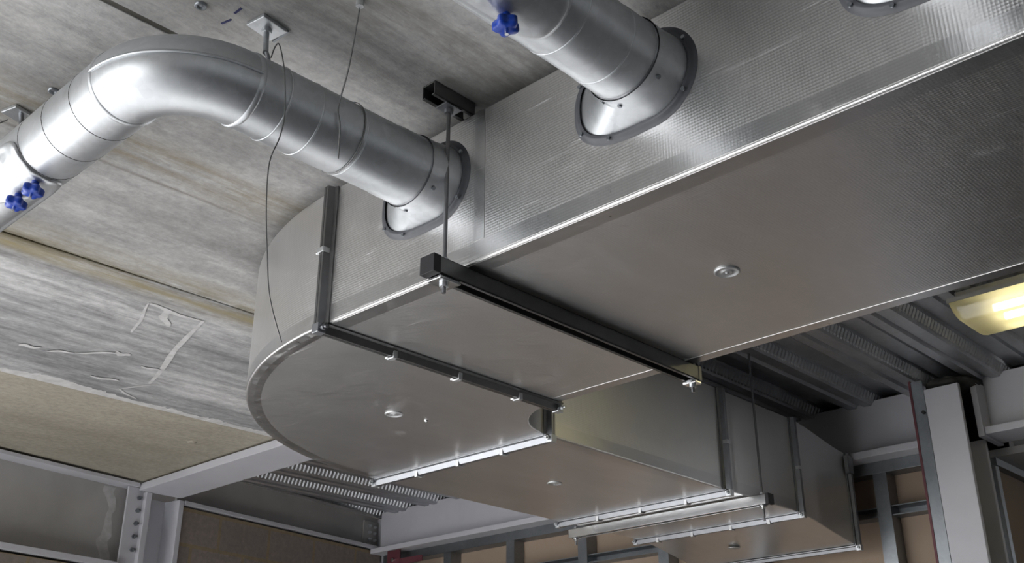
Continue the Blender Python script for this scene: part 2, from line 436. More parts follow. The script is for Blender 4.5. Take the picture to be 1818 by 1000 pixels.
random.seed(21)
q = MB(); R = []
for j in range(1, 12):
    th = PI*j/12
    R.append([Vector((3.385+.085*math.sin(th)*math.cos(a)*(.75+.5*random.random()), 1.262+.075*math.sin(th)*math.sin(a)*(.75+.5*random.random()), 1.127+.022*math.cos(th))) for a in [2*PI*i/20 for i in range(20)]])
q.rings(R, caps=True); tag(q.build('mineral_wool_packing', 'wool'), 'dark crumbled packing between the top of the right column and the decking', 'packing')
# far-left deep beam B1
t = steel('steel_beam', wp(-.2, .05, .70), 'deep grey I-beam with a wide web along the far wall at lower left', 'beam')
q = MB(); wbox(q, -4.6, .60, 0, .19, 1.012, 1.026); q.build('top_flange', 'white_steel', t, bevel=.001)
q = MB(); wbox(q, -4.6, .60, .075, .09, .715, 1.012); q.build('web', 'grey_steel', t)
q = MB(); wbox(q, -4.6, .575, 0, .19, .693, .715); q.build('bottom_flange', 'white_steel', t, bevel=.001)
q = MB(); wbox(q, .566, .6365, .020, .029, .716, 1.011); ep = q.build('splice_plate', 'white_steel', t, bevel=.001)
for k in range(5):
    z = .972 - .050*k; q = MB(); c = wp(.617, .020, z)
    q.cyl(c, c-V3*.010, .0085, 6); q.cyl(c-V3*.010, c-V3*.020, .0048, 8); q.build('bolt', 'stud', ep)
# splash of white on the web
random.seed(5)
q = MB()
pts = [(.545+.012*math.sin(k*1.3)+.012*random.random(), .715+.29*k/14) for k in range(15)]
for (ua, za), (ub, zb) in zip(pts, pts[1:]):
    wA = .022+.03*abs(math.sin(za*14)); wB = .022+.03*abs(math.sin(zb*14))
    q.add([wp(ua-wA, .0735, za), wp(ua, .0735, za), wp(ub, .0735, zb), wp(ub-wB, .0735, zb)], [(0, 1, 2, 3)])
q.build('plaster_smear', 'plaster', t)
t = steel('steel_column', wp(.73, .1, -1), 'white H-section column at the lower left where two beams meet', 'column')
q = MB(); wbox(q, .637, .664, 0, .20, -1, .998); q.build('flange', 'white_steel', t, bevel=.002)
q = MB(); wbox(q, .800, .824, 0, .20, -1, .998); q.build('flange', 'white_steel', t, bevel=.002)
q = MB(); wbox(q, .664, .800, .09, .104, -1, .998); q.build('web', 'white_steel', t)
t = steel('steel_beam', wp(1.4, .05, .98), 'grey beam above the blockwork wall, left of the far corner', 'beam')
q = MB(); wbox(q, .83, 2.075, .055, .07, 1.0, 1.148); q.build('web', 'grey_steel', t)
q = MB(); wbox(q, .83, 2.075, .0, .14, .984, 1.0); q.build('bottom_flange', 'white_steel', t, bevel=.001)
q = MB(); wbox(q, .83, 2.075, .04, .14, 1.148, 1.160); q.build('top_flange', 'grey_steel', t)
q = MB(); wbox(q, 1.965, 2.07, .044, .054, 1.012, 1.125); fp = q.build('fin_plate', 'grey_steel', t, bevel=.001)
for u in (2.0, 2.04):
    for z in (1.035, 1.068, 1.10):
        c = wp(u, .044, z); q = MB().cyl(c, c-V3*.010, .008, 6); q.cyl(c-V3*.01, c-V3*.018, .0045, 8); q.build('bolt', 'galv', fp)
t = steel('steel_column', wp(2.12, .1, -1), 'slim grey-white column in the far corner where blockwork meets stud wall', 'column')
q = MB(); wbox(q, 2.078, 2.100, -.055, .12, -1, 1.148); q.build('flange', 'white_steel', t, bevel=.002)
q = MB(); wbox(q, 2.100, 2.22, .03, .045, -1, .95); q.build('web', 'white_steel', t)
t = steel('angle_bracket', (3.42, 4.02, .6), 'dark red steel angle with one bolt under the beam at the far corner', 'bracket')
B((3.395, 3.955, -.9), (3.402, 4.045, .952)).build('vertical_leg', 'red', t, bevel=.001)
B((3.396, 3.80, .880), (3.402, 3.955, .908)).build('horizontal_leg', 'red', t, bevel=.001)
MB().cyl((3.395, 3.995, .905), (3.383, 3.995, .905), .010, 6).build('bolt', 'bright', t)

# stud wall under the long beam
struct(B((3.545, 1.40, -1), (3.565, 4.18, .93)).build('wall_right', 'board'))
tag(B((3.475, 1.37, .917), (3.545, 4.17, .9565)).build('metal_track', 'stud', bevel=.001), 'metal head track fixed under the long beam of the stud wall', 'track')
G = 'studs of the partition under the long beam'
SY = (3.715, 3.315, 2.905, 2.50, 2.09, 1.59)
SL = ('first metal stud right of the dark red angle bracket', 'second metal stud right of the dark red angle bracket',
      'metal stud below the left end of the far hanger channel', 'metal stud behind the lowest duct section, left of its middle',
      'metal stud behind the lowest duct section, towards its right', 'metal stud standing right of the duct end')
for y, l in zip(SY, SL):
    q = MB(); q.box((3.478, y-.024, -1), (3.482, y+.024, .917)); q.box((3.482, y-.024, -1), (3.543, y-.020, .917))
    q.box((3.482, y+.020, -1), (3.543, y+.024, .917))
    tag(q.build('metal_stud', 'stud', origin=(3.5, y, -1)), l, 'stud', G)
NL = ('noggin between the two studs nearest the far corner', 'second noggin from the far corner of the stud wall', 'noggin under the left end of the far hanger channel',
      'noggin behind the lowest duct section at its left', 'noggin hidden mostly behind the lowest duct section', 'dark noggin right of the duct end, left of the right column')
ends = list(SY) + [1.375]
for k in range(6):
    ya, yb2 = ends[k+1]+.0242, ends[k]-.0242
    if k == 5: ya = 1.375
    q = B((3.540, ya, .772), (3.5448, yb2, .806)); q.box((3.486, ya, .802), (3.540, yb2, .806)); q.box((3.486, ya, .772), (3.540, yb2, .776))
    tag(q.build('metal_noggin', 'stud', origin=(3.5, (ya+yb2)/2, .772)), NL[k], 'noggin', 'noggins of the partition under the long beam')
t = empty('metal_stud', (3.31, 1.345, -1), 'dark metal stud with a red sealant edge against the left of the right column', 'stud')
B((3.302, 1.3235, -1), (3.306, 1.361, 1.142)).build('stud_face', 'stud', t)
B((3.306, 1.357, -1), (3.36, 1.361, 1.142)).build('stud_side', 'stud', t)
B((3.300, 1.361, -1), (3.309, 1.3685, 1.146)).build('sealant_edge', 'red', t)
MB().cyl((3.302, 1.331, 1.035), (3.292, 1.331, 1.035), .006, 6).build('screw', 'black', t)
q = MB(); wbox(q, -.294, -.266, .004, .10, -1, .6925)
tag(q.build('metal_stud', 'stud', bevel=.002), 'metal stud under the deep beam in the lower left corner', 'stud')

# ------------------------------------------------------------------ rectangular ductwork
XN, XF, ZB, ZT = 1.0685, 1.690, .722, .998
EC = (1.865, 1.478); RO, RI = EC[0]-XN, EC[0]-XF      # elbow about EC
YN, YF = EC[1]+RI, EC[1]+RO
def foil(o, bev=.0030):
    o.data.polygons.foreach_set('use_smooth', [True]*len(o.data.polygons))
    m = o.modifiers.new('bevel', 'BEVEL'); m.width = bev*S; m.segments = 4; m.limit_method = 'ANGLE'; m.angle_limit = math.radians(50)
    w = o.modifiers.new('weighted', 'WEIGHTED_NORMAL'); w.keep_sharp = False; w.weight = 100
    return o
LATER = []
def mate(parent):          # the half of the last joint that belongs to the next section
    mb, name, mat = LATER.pop(); return mb.build(name, mat, parent)
def flange(parent, axis, pos, r, clamps_b=(), clamps_s=(), name='flange', proud=.017, side=-1, mat='galv_dull', other=None):
    """rolled flange frame round an opening r=(lo, hi, z0, z1) in the plane axis=pos; clamps on its bottom and near side"""
    lo, hi, z0, z1 = r; mb = MB(); th = .0075
    def bx(a0, a1, c0, c1, d0, d1):      # a along axis, c across, d vertical
        if axis == 'y': mb.box((c0, pos+a0, d0), (c1, pos+a1, d1))
        else: mb.box((pos+a0, c0, d0), (pos+a1, c1, d1))
    p = proud
    for sgn in (-1, 1):
        # trapezoid profile: broad foot on the sheet, narrow lip
        q = sgn
        def rail(c0, c1, d0, d1, out):    # bar along the free direction; out = ('c' or 'd', direction)
            k, dr = out; foot = .0175; lipw = .0060
            pts = []
            for (hgt, wd) in ((.0003, foot), (.0030, foot), (.0045, .0105), (p, lipw), (p, .0006), (.0003, .0006)):
                pts.append((q*wd, hgt))
            def P(a, h, e):
                if k == 'd': c = (c0, c1)[e]; d = d0 + dr*h
                else: d = (d0, d1)[e]; c = c0 + dr*h
                return (c, pos+a, d) if axis == 'y' else (pos+a, c, d)
            n = len(pts)
            mb.add([P(a, h, e) for e in (0, 1) for a, h in pts], [tuple(range(n)), tuple(range(n, 2*n))] + [(i, (i+1) % n, n+(i+1) % n, n+i) for i in range(n)])
        rail(lo-p*.5, hi+p*.5, z0, z0, ("d", -1)); rail(lo, lo, z0-p*.5, z1, ("c", -1)); rail(hi, hi, z0-p*.5, z1, ('c', 1))
        if sgn < 0: mb0, mb = mb, MB()
    f = mb0.build(name, mat, parent)
    if mb.v: LATER.append((mb, name, mat))
    def clamp(c, d):                   # c: point on the outer lip, d: outward direction
        c = Vector(c); d = Vector(d); ax = Vector((0, 1, 0)) if axis == 'y' else Vector((1, 0, 0)); tr = ax.cross(d)
        q = MB(); q.obox(c + d*.0025, (ax, tr, d), (.0095, .005, .0016))
        q.obox(c + ax*.0085 - d*.006, (ax, tr, d), (.0014, .005, .0085)); q.obox(c - ax*.0085 - d*.006, (ax, tr, d), (.0014, .005, .0085)); q.cyl(c + ax*.0085 - d*.003, c + ax*.018 - d*.003, .0028, 8)
        k = q.build('clamp', 'galv_light', f, bevel=.0006)
    for c in clamps_b: clamp((c, pos, z0-p) if axis == 'y' else (pos, c, z0-p), (0, 0, -1))
    for z in clamps_s:
        s_ = lo-p if side < 0 else hi+p
        clamp((s_, pos, z) if axis == 'y' else (pos, s_, z), (side, 0, 0) if axis == 'y' else (0, side, 0))
    for c in (lo, hi):
        q = MB(); s_ = -1 if c == lo else 1
        cc = Vector((c+s_*p*.55, pos, z0-p*.55) if axis == 'y' else (pos, c+s_*p*.55, z0-p*.55))
        q.obox(cc, ((1, 0, 0), (0, 1, 0), (0, 0, 1)), (.009, .0085, .009) if axis == 'x' else (.009, .0088, .009))
        ax = Vector((0, 1, 0)) if axis == 'y' else Vector((1, 0, 0))
        q.cyl(cc-ax*.009, cc-ax*.016, .0055, 6); q.cyl(cc-ax*.016, cc-ax*.022, .003, 8)
        q.cyl(cc+ax*.009, cc+ax*.014, .0055, 6)
        q.build('corner_piece', 'galv' if axis == 'x' or c == hi else 'galv_dull', f, bevel=.001)
    return f
def washer(parent, x, y, z, r=.021):
    q = MB().lathe((x, y, z), (0, 0, -1), [(0, 0.0005), (0, r), (.0016, r), (.0028, r*.93), (.0028, r*.84), (.0012, r*.76), (.0008, r*.5), (.0022, r*.42), (.0030, r*.30), (.0012, r*.2), (.0045, r*.12), (.0045, .0003)], 28)
    return q.build('pin_washer', 'galv_light', parent)
def tape(parent, a, b): return B(a, b).build('foil_tape', 'foil_tape', parent)

t = D1 = empty('rectangular_duct', (1.38, .4, ZB), 'wide foil-covered main duct from the upper right to the first shade-darkened joint', 'duct')
foil(B((XN, -3.2, ZB), (XF, EC[1]-.0008, ZT)).build('duct_body', 'foil', t))
tape(t, (XN-.0006, -3.2, ZB+.005), (XN+.0001, EC[1]-.02, ZB+.034))
tape(t, (XN+.005, -3.2, ZB-.0006), (XN+.036, EC[1]-.02, ZB+.0001))
tape(t, (XF-.030, -3.2, ZB-.0006), (XF-.005, EC[1]-.02, ZB+.0001))
tape(t, (XN-.0007, 1.075, ZB+.036), (XN+.0001, 1.098, ZT))
flange(t, 'y', EC[1], (XN, XF, ZB, ZT), (1.23, 1.399, 1.573), (.865,), mat='strut')  # darker metal than the other joints: shade put into the colour
washer(t, 1.368, .829, ZB)

t = empty('duct_elbow', (1.4, 1.8, ZB), 'wide curved foil duct elbow turning the main duct towards the far wall', 'duct elbow')
mate(t); mb = MB(); N = 40; R4 = []
for k in range(N+1):
    a = PI - (PI/2)*k/N; c, s_ = math.cos(a), math.sin(a)
    R4.append([Vector((EC[0]+RO*c, EC[1]+RO*s_, ZB)), Vector((EC[0]+RO*c, EC[1]+RO*s_, ZT)), Vector((EC[0]+RI*c, EC[1]+RI*s_, ZT)), Vector((EC[0]+RI*c, EC[1]+RI*s_, ZB))])
mb.rings(R4, caps=True)
foil(mb.build('elbow_body', 'foil', t, weld=True))
mb = MB(); A_ = []
random.seed(9)
for k in range(121):
    a = PI - (PI/2)*(k/120); c, s_ = math.cos(a), math.sin(a); z = ZB - .0005 - .0017*random.random()
    A_.append([Vector((EC[0]+(RO-.005)*c, EC[1]+(RO-.005)*s_, ZB-.0004)), Vector((EC[0]+(RO-.017)*c, EC[1]+(RO-.017)*s_, z)), Vector((EC[0]+(RO-.032)*c, EC[1]+(RO-.032)*s_, ZB-.0002))])
for a, b in zip(A_, A_[1:]): mb.add([a[0], a[1], a[2], b[0], b[1], b[2]], [(0, 1, 4, 3), (1, 2, 5, 4)])
mb.build('foil_tape', 'foil_tape', t)
mb = MB()
for k in range(40):
    a = PI - (PI/2)*k/40; b = PI - (PI/2)*(k+1)/40; r = RO+.0006
    mb.add([(EC[0]+r*math.cos(q), EC[1]+r*math.sin(q), z) for q, z in ((a, ZB+.005), (b, ZB+.005), (b, ZB+.030), (a, ZB+.030))], [(0, 1, 2, 3)], True)
mb.build('foil_tape', 'foil_tape', t)
flange(t, 'x', EC[0], (YN, YF, ZB, ZT), (1.80, 1.955, 2.11), (.86,), mat='galv_dull')
washer(t, 1.50, 1.786, ZB); MB().lathe((1.584, 1.772, ZB), (0, 0, -1), [(0, .006), (.003, .005), (.004, .0005)], 12).build('rivet', 'bright', t)

Y0, Y1 = YN, YF
t = empty('rectangular_duct', (2.25, 1.95, ZB), 'foil-covered branch duct between the elbow joint and the next joint', 'duct')
mate(t); mb = MB(); pf = [(EC[0], ZB), (2.622, ZB), (2.622, 1.0235), (2.50, 1.0235), (2.26, .998), (EC[0], ZT)]
mb.prism([(x, Y0, z) for x, z in pf], None, (0, Y1-Y0, 0)); foil(mb.build('duct_body', 'foil', t))
tape(t, (EC[0]+.02, Y0-.0006, ZB+.005), (2.60, Y0+.0001, ZB+.034))
tape(t, (EC[0]+.02, Y0+.005, ZB-.0006), (2.60, Y0+.036, ZB+.0001))
ZT2 = 1.0235
flange(t, 'x', 2.622, (Y0, Y1, ZB, ZT2), (1.79, 1.955, 2.12), (.86,), mat='galv_dull')
washer(t, 2.224, 1.95, ZB)
t = empty('rectangular_duct', (2.82, 1.95, ZB), 'short foil-covered duct section carried by the far hanger channel', 'duct')
mate(t); foil(B((2.6225, Y0, ZB), (3.026, Y1, ZT2)).build('duct_body', 'foil', t))
tape(t, (2.645, Y0-.0006, ZB+.005), (3.005, Y0+.0001, ZB+.034))
flange(t, 'x', 3.026, (Y0, Y1, ZB, ZT2), (1.76, 1.90, 2.05, 2.19), (.86,), mat='galv_dull')
t = empty('duct_offset', (3.2, 1.95, .67), 'last foil-covered duct piece dropping towards the stud wall', 'duct')
mate(t); mb = MB(); R4 = []
for k in range(9):
    u = k/8; x = 3.026 + (3.380-3.026)*u; e = u*u*(3-2*u)*.45 + u*.55
    zb_, zt_ = ZB-.053*e, ZT2-.046*(u*u*(3-2*u)*.8+u*.2)
    R4.append([Vector((x, Y0, zb_)), Vector((x, Y0, zt_)), Vector((x, Y1, zt_)), Vector((x, Y1, zb_))])
mb.rings(R4, caps=True); foil(mb.build('duct_body', 'foil', t, weld=True))
f = flange(t, 'x', 3.380, (Y0, Y1, ZB-.053, ZT2-.046), (), (), proud=.013, mat='galv_dull'); mate(t)
washer(t, 3.22, 2.02, ZB-.034)
B((3.352, Y0-.018, .905), (3.388, Y0-.004, .965)).build('drive_slip', 'galv_dull', t, bevel=.001)

# ------------------------------------------------------------------ trapeze hangers
def channel(mb, a, b, w, h, t_=.0022, lip=.007):
    """C-section with its slot downwards from a to b (horizontal)"""
    a = Vector(a); d = Vector(b)-a; L = d.length; d.normalize(); p = Vector((-d.y, d.x, 0)); z = Z3; m = a + d*L/2
    ax = (d, p, z)
    mb.obox(m + z*(h-t_/2), ax, (L/2, w/2, t_/2))
    for s_ in (-1, 1):
        mb.obox(m + p*s_*(w/2-t_/2) + z*(h/2), ax, (L/2, t_/2, h/2))
        mb.obox(m + p*s_*(w/2-lip/2) + z*(t_/2), ax, (L/2, lip/2, t_/2))
    return mb
t = empty('trapeze_hanger', (1.37, 1.127, .69), 'dark steel channel hung on rods across the underside of the main duct', 'hanger')
q = channel(MB(), (1.0, 1.126, .690), (1.703, 1.126, .690), .030, .0285); ch = q.build('strut_channel', 'strut', t, bevel=.0006)
B((.9965, 1.110, .6893), (1.012, 1.142, .7195)).build('end_cap', 'black', ch, bevel=.001)
B((1.696, 1.110, .6893), (1.706, 1.142, .7195)).build('end_cap', 'strut', ch, bevel=.001)
for x, mt in ((1.034, 'rod'), (1.6965, 'rod')):
    r = MB().cyl((x, 1.127, .668), (x, 1.127, 1.012), .0034, 10).build('threaded_rod', mt, t)
    MB().cyl((x, 1.127, .7187), (x, 1.127, .726), .0075, 6).build('nut', 'galv', r)
    q = MB().cyl((x, 1.127, .690), (x, 1.127, .686), .0135, 16); q.cyl((x, 1.127, .686), (x, 1.127, .678), .0075, 6); q.build('nut', 'galv', r)
    q = B((x-(.022 if x < 1.5 else .012), 1.112, .6835), (x+(.022 if x < 1.5 else .009), 1.142, .6885)); q.build('washer_plate', 'bright', t, bevel=.001)
    q = channel(MB(), (x-.046, 1.127, 1.004), (x+.046, 1.127, 1.004), .030, .0255); c2 = q.build('ceiling_channel', 'strut', t, bevel=.0006)
    B((x-.018, 1.114, 1.001), (x+.018, 1.140, 1.0038)).build('washer_plate', 'galv_dull', c2, bevel=.0006)
    MB().cyl((x, 1.127, 1.001), (x, 1.127, .993), .0075, 6).build('nut', 'galv_dull', c2)
t = empty('trapeze_hanger', (2.73, 1.95, .69), 'bright steel channel on thin rods under the short duct section', 'hanger')
q = channel(MB(), (2.730, 1.580, .690), (2.730, 2.325, .690), .030, .0285); ch = q.build('strut_channel', 'bright', t, bevel=.0006)  # same channel as the near hanger, coloured brighter for the light it catches
B((2.7145, 1.577, .6893), (2.7455, 1.588, .7195)).build('end_cap', 'black', ch, bevel=.001)
for y in (1.605, 2.305):
    r = MB().cyl((2.730, y, .645 if y < 2 else .668), (2.730, y, 1.195), .0034, 10).build('threaded_rod', 'rod', t)
    MB().cyl((2.730, y, .7187), (2.730, y, .726), .0075, 6).build('nut', 'galv', r)
    q = MB().cyl((2.730, y, .6895), (2.730, y, .6865), .0125, 16); q.cyl((2.730, y, .6865), (2.730, y, .679), .0075, 6); q.build('nut', 'bright', r)

# ------------------------------------------------------------------ round ducts
def bead(parent, c, ax, r, w=.0016, h=.0009, mat='galv', name='joint_bead'):
    prof = [(-w, r), (-w*.6, r+h*.8), (0, r+h), (w*.6, r+h*.8), (w, r)]
    return MB().lathe(c, ax, prof, 48).build(name, mat, parent)
def takeoff(parent, yc, zc, r, xc):
    """round-to-shoe take-off collar on the side of the main duct, flared towards +y"""
    N = 72; circ = []; base = []; out = []
    hz, y0, y1 = .068, yc-.066, yc+.130; rc = .052
    for k in range(N):
        a = 2*PI*k/N; cy, cz = math.cos(a), math.sin(a)
        circ.append(Vector((xc, yc+r*cy, zc+r*cz)))
        if cy <= 0: p = (yc+.066*cy, zc+hz*cz)
        else:
            # rounded rectangle side towards +y (superellipse)
            e = .55; p = (yc+(y1-yc)*abs(cy)**e, zc+hz*math.copysign(abs(cz)**.8, cz))
        base.append(Vector((XN-.001, *p)))
        dy, dz = p[0]-(yc+.03), p[1]-zc; L = math.hypot(dy, dz); out.append((p, (dy/L, dz/L)))
    mb = MB(); mid = [a.lerp(b, .06) for a, b in zip(circ, base)]
    rr = [Vector((xc-.022, yc+(r+.001)*math.cos(2*PI*k/N), zc+(r+.001)*math.sin(2*PI*k/N))) for k in range(N)]
    mb.rings([rr, circ, mid, base]); body = mb.build('takeoff_collar', 'galv', parent)
    mb = MB()
    def off(d, x): return [Vector((x, p[0]+n[0]*d, p[1]+n[1]*d)) for p, n in out]
    mb.rings([off(-.002, XN-.0065), off(.002, XN-.007), off(.005, XN-.006), off(.0065, XN-.003), off(.011, XN-.0015), off(.013, XN-.0002)])
    mb.build('sealed_rim', 'seal', body)
    for a in (-.35, -1.25, 3.9, .6, 5.6):
        c = Vector((xc-.006, yc+r*math.cos(a), zc+r*math.sin(a))); d = Vector((0, math.cos(a), math.sin(a)))
        MB().cyl(c, c+d*.003, .0035, 8).build('screw', 'stud', body)
    for i in (6, 30, 44, 58, 66):
        p, n = out[i]; c = Vector((XN-.0065, p[0]+n[0]*.006, p[1]+n[1]*.006))
        MB().cyl(c, c-Vector((.003, 0, 0)), .0032, 8).build('screw', 'stud', body)
    return body
def knob(parent, base, d):
    base = Vector(base); d = Vector(d).normalized(); u, v = frame(d); mb = MB()
    mb.cyl(base, base+d*.012, .006, 12)
    R = []
    for h, q in ((.010, .35), (.010, .86), (.0125, 1), (.021, 1), (.0235, .86), (.0235, .3)):
        R.append([base + d*h + (u*math.cos(2*PI*k/40)+v*math.sin(2*PI*k/40))*(.0150*q*(1+.16*math.cos(5*2*PI*k/40))) for k in range(40)])
    mb.rings(R, caps=True); o = mb.build('knob', 'blue', parent)
    return o
def door(parent, axis, centre, zc, s0, s1, r, phi0, half, knobs, e=.52):
    """curved oval access door clamped over a pipe; axis 'y' or 'x'; phi measured from straight down towards the camera side"""
    def P(s_, ph, rr):
        o = -math.sin(ph)*rr; z = zc - math.cos(ph)*rr
        return Vector((centre+o, s_, z)) if axis == 'y' else Vector((s_, centre+o, z))
    def outline(k):
        pts = []
        for i in range(72):
            a = 2*PI*i/72; c, s_ = math.cos(a), math.sin(a)
            pts.append(((s0+s1)/2 + k*(s1-s0)/2*math.copysign(abs(c)**e, c), phi0 + k*half*math.copysign(abs(s_)**e, s_)))
        return pts
    mb = MB(); prof = [(1, .0006), (1, .0035), (.965, .0055), (.90, .0055), (.86, .0032), (.80, .0030)]
    R = [[P(s_, ph, r+h) for s_, ph in outline(k)] for k, h in prof]
    for k in (.76, .70, .64, .55, .45, .35, .25, .12):
        R.append([P(s_, ph, r+.0030 + (.0024*max(0, math.sin((s_-s0)*2*PI/.036))**3 if k < .75 else 0)) for s_, ph in outline(k)])
    mb.rings(R); mb.add(R[-1], [tuple(range(72))], True)
    d = mb.build('access_door', 'galv', parent)
    for s_, ph in knobs:
        b = P(s_, ph, r+.003); e = P(s_, ph, r+.01)
        kn = knob(d, b, e-b); dd = (e-b).normalized()
        MB().cyl(b+dd*.0236, b+dd*.031, .0026, 8).build('stud_end', 'bright', kn)
    return d
# first round duct with the bend
Yc, Zc, r1 = 1.187, .895, .0588
t = empty('round_duct', (.75, 1.3, .83), 'long round galvanised duct with a right-angle bend at the left of the photo', 'round duct')
XE = .567; RB = .115; r2 = .0564
takeoff(t, Yc, Zc, .0625, 1.024)
MB().lathe((0, Yc, Zc), (1, 0, 0), [(XE+RB, r2), (.74, r1-.001), (.95, r1), (.955, r1+.0012), (1.008, r1+.0018)], 64).build('duct_pipe', 'galv', t)
for x in (.732, .788, .872, .952): bead(t, (x, Yc, Zc), (1, 0, 0), r1-.0006)
bead(t, (1.004, Yc, Zc), (1, 0, 0), r1+.001, .005, .0024, 'galv_dull', 'coupling_band')
mb = MB(); R = []; re = r2; n = 64
bc = Vector((XE+RB, Yc+RB, Zc))
for k in range(41):
    a = -PI/2 - (PI/2)*k/40; rd = Vector((math.cos(a), math.sin(a), 0)); c = bc + rd*RB
    R.append([c + (rd*math.cos(2*PI*i/n) + Z3*math.sin(2*PI*i/n))*re for i in range(n)])
mb.rings(R); el = mb.build('bend', 'galv', t)
mb = MB(); prev = None; pl = []
for k in range(41):
    a = -PI/2 - (PI/2)*k/40; rd = Vector((math.cos(a), math.sin(a), 0)); c = bc + rd*RB
    pl.append([c + rd*(re-.001) - Z3*.0022, c + rd*(re+.0026) - Z3*.0016, c + rd*(re+.0026) + Z3*.0016, c + rd*(re-.001) + Z3*.0022])
mb.rings(pl, caps=True); mb.build('welded_seam', 'galv', el)
bead(t, (XE+RB+.002, Yc, Zc), (1, 0, 0), re, .005, .0022, 'galv', 'bend_collar')
bead(t, (XE, Yc+RB+.002, Zc), (0, 1, 0), r2, .005, .0022, 'galv', 'bend_collar')
MB().lathe((XE, 0, Zc), (0, 1, 0), [(Yc+RB, r2), (2.12, r2), (2.12, .001)], 64).build('duct_pipe', 'galv', t)
for y in (1.365, 1.452, 1.532): bead(t, (XE, y, Zc), (0, 1, 0), r2-.0002, .0011, .0006, 'black')
door(t, 'y', XE, Zc, 1.535, 1.84, r2, math.radians(24), math.radians(62), ((1.555, math.radians(7)), (1.615, math.radians(7))), .30)
# second round duct
t = empty('round_duct', (.6, .74, .83), 'straight round galvanised duct entering the main duct at the top of the photo', 'round duct')
Y2 = .742; Z2 = .895
takeoff(t, Y2, Z2, .0625, 1.024)
MB().lathe((0, Y2, Z2), (1, 0, 0), [(.1, .001), (.1, r1), (.955, r1), (.96, r1+.001), (1.008, r1+.0016)], 64).build('duct_pipe', 'galv', t)
for x in (.866, .955): bead(t, (x, Y2, Z2), (1, 0, 0), r1)
bead(t, (1.004, Y2, Z2), (1, 0, 0), r1+.001, .005, .0024, 'galv_dull', 'coupling_band')
door(t, 'x', Y2, Z2, .50, .835, r1, math.radians(30), math.radians(52), ((.765, math.radians(4)), (.60, math.radians(4))))
# third one, only its collar comes into the picture
t = empty('round_duct', (.8, .31, .83), 'round duct take-off cut by the top edge of the photo, furthest right of three', 'round duct')
Y3 = .312; Z3_ = .895
takeoff(t, Y3, Z3_, .0625, 1.024)
MB().lathe((0, Y3, Z3_), (1, 0, 0), [(.2, .001), (.2, r1), (1.008, r1+.0016)], 64).build('duct_pipe', 'galv', t)
bead(t, (1.004, Y3, Z3_), (1, 0, 0), r1+.001, .005, .0024, 'galv_dull', 'coupling_band')

# ------------------------------------------------------------------ wire hangers
t = empty('wire_hanger', (.716, 1.192, ZC), 'square plate hanger on the ceiling with a thin wire looping over the round duct', 'hanger')
q = MB().obox((.716, 1.192, ZC-.0035), ((1, .15, 0), (-.15, 1, 0), (0, 0, 1)), (.024, .019, .0032)); q.build('plate', 'galv', t, bevel=.001)
B((.742, 1.178, ZC-.004), (.746, 1.216, ZC-.0002)).build('tie_tail', 'stud', t)
q = MB().cyl((.716, 1.192, ZC-.006), (.716, 1.192, ZC-.014), .008, 6); q.cyl((.716, 1.192, ZC-.014), (.7085, 1.176, .968), .0045, 10); q.build('eye_bolt', 'galv', t)
q = MB().tube([(.7085, 1.176, .972), (.7145, 1.176, .960), (.713, 1.172, .945)], .0034); q.build('hook', 'galv_dull', t)
q = MB().tube([(.712, 1.165, .955), (.708, 1.150, .966), (.706, 1.135, .958), (.709, 1.120, .905), (.716, 1.120, .841), (.712, 1.120, .80), (.700, 1.120, .754), (.702, 1.120, .69), (.711, 1.120, .621), (.722, 1.120, .56), (.746, 1.120, .505)], .0010, 6)
q.build('wire', 'wire', t)
t = empty('wire_hanger', (.766, 1.02, ZC), 'thin suspension wire slanting from the ceiling down to the middle of the bent round duct', 'hanger')
MB().cyl((.775, 1.043, ZC), (.775, 1.043, ZC-.012), .006, 8).build('anchor', 'galv', t)
MB().tube([(.776, 1.043, ZC-.004), (.789, 1.078, .935), (.808, 1.122, .897), (.818, 1.129, .872), (.842, 1.160, .838)], .0012, 6).build('wire', 'wire', t)
bead(t, (.864, Yc, Zc), (1, 0, 0), r1+.001, .0012, .0012, 'wire', 'wire_loop')
t = empty('wire_hanger', (.566, 1.709, ZC), 'small plate hanger on the ceiling at the left edge beside the duct end', 'hanger')
q = MB().obox((.562, 1.700, ZC-.004), ((1, .3, 0), (-.3, 1, 0), (0, 0, 1)), (.022, .018, .0035)); q.build('plate', 'galv', t, bevel=.001)
q = MB().cyl((.562, 1.69, ZC-.006), (.562, 1.66, .955), .0042, 10); q.build('eye_bolt', 'galv_dull', t)
MB().tube([(.553, 1.72, 1.02), (.535, 1.735, 1.005), (.515, 1.75, .99), (.495, 1.78, .95)], .0011, 6).build('wire', 'wire', t)
for (x, y), l in (((.572, 1.593), 'small dark anchor plug in the ceiling left of the duct bend'), ((.620, 1.222), 'dark anchor plug in the ceiling at the top edge above the duct bend')):
    q = MB().lathe((x, y, ZC), (0, 0, -1), [(-.001, .009), (.004, .009), (.0045, .006), (.001, .005), (.001, .0003)], 16)
    tag(q.build('ceiling_anchor', 'stud'), l, 'anchor')
q = MB().lathe((1.884, 3.318, ZC+.006), (0, 0, -1), [(-.001, .016), (.004, .015), (.005, .008), (.002, .0003)], 16)
tag(q.build('ceiling_anchor', 'concrete_tan'), 'pale round plug in the tan ceiling strip near the far left beam', 'anchor')

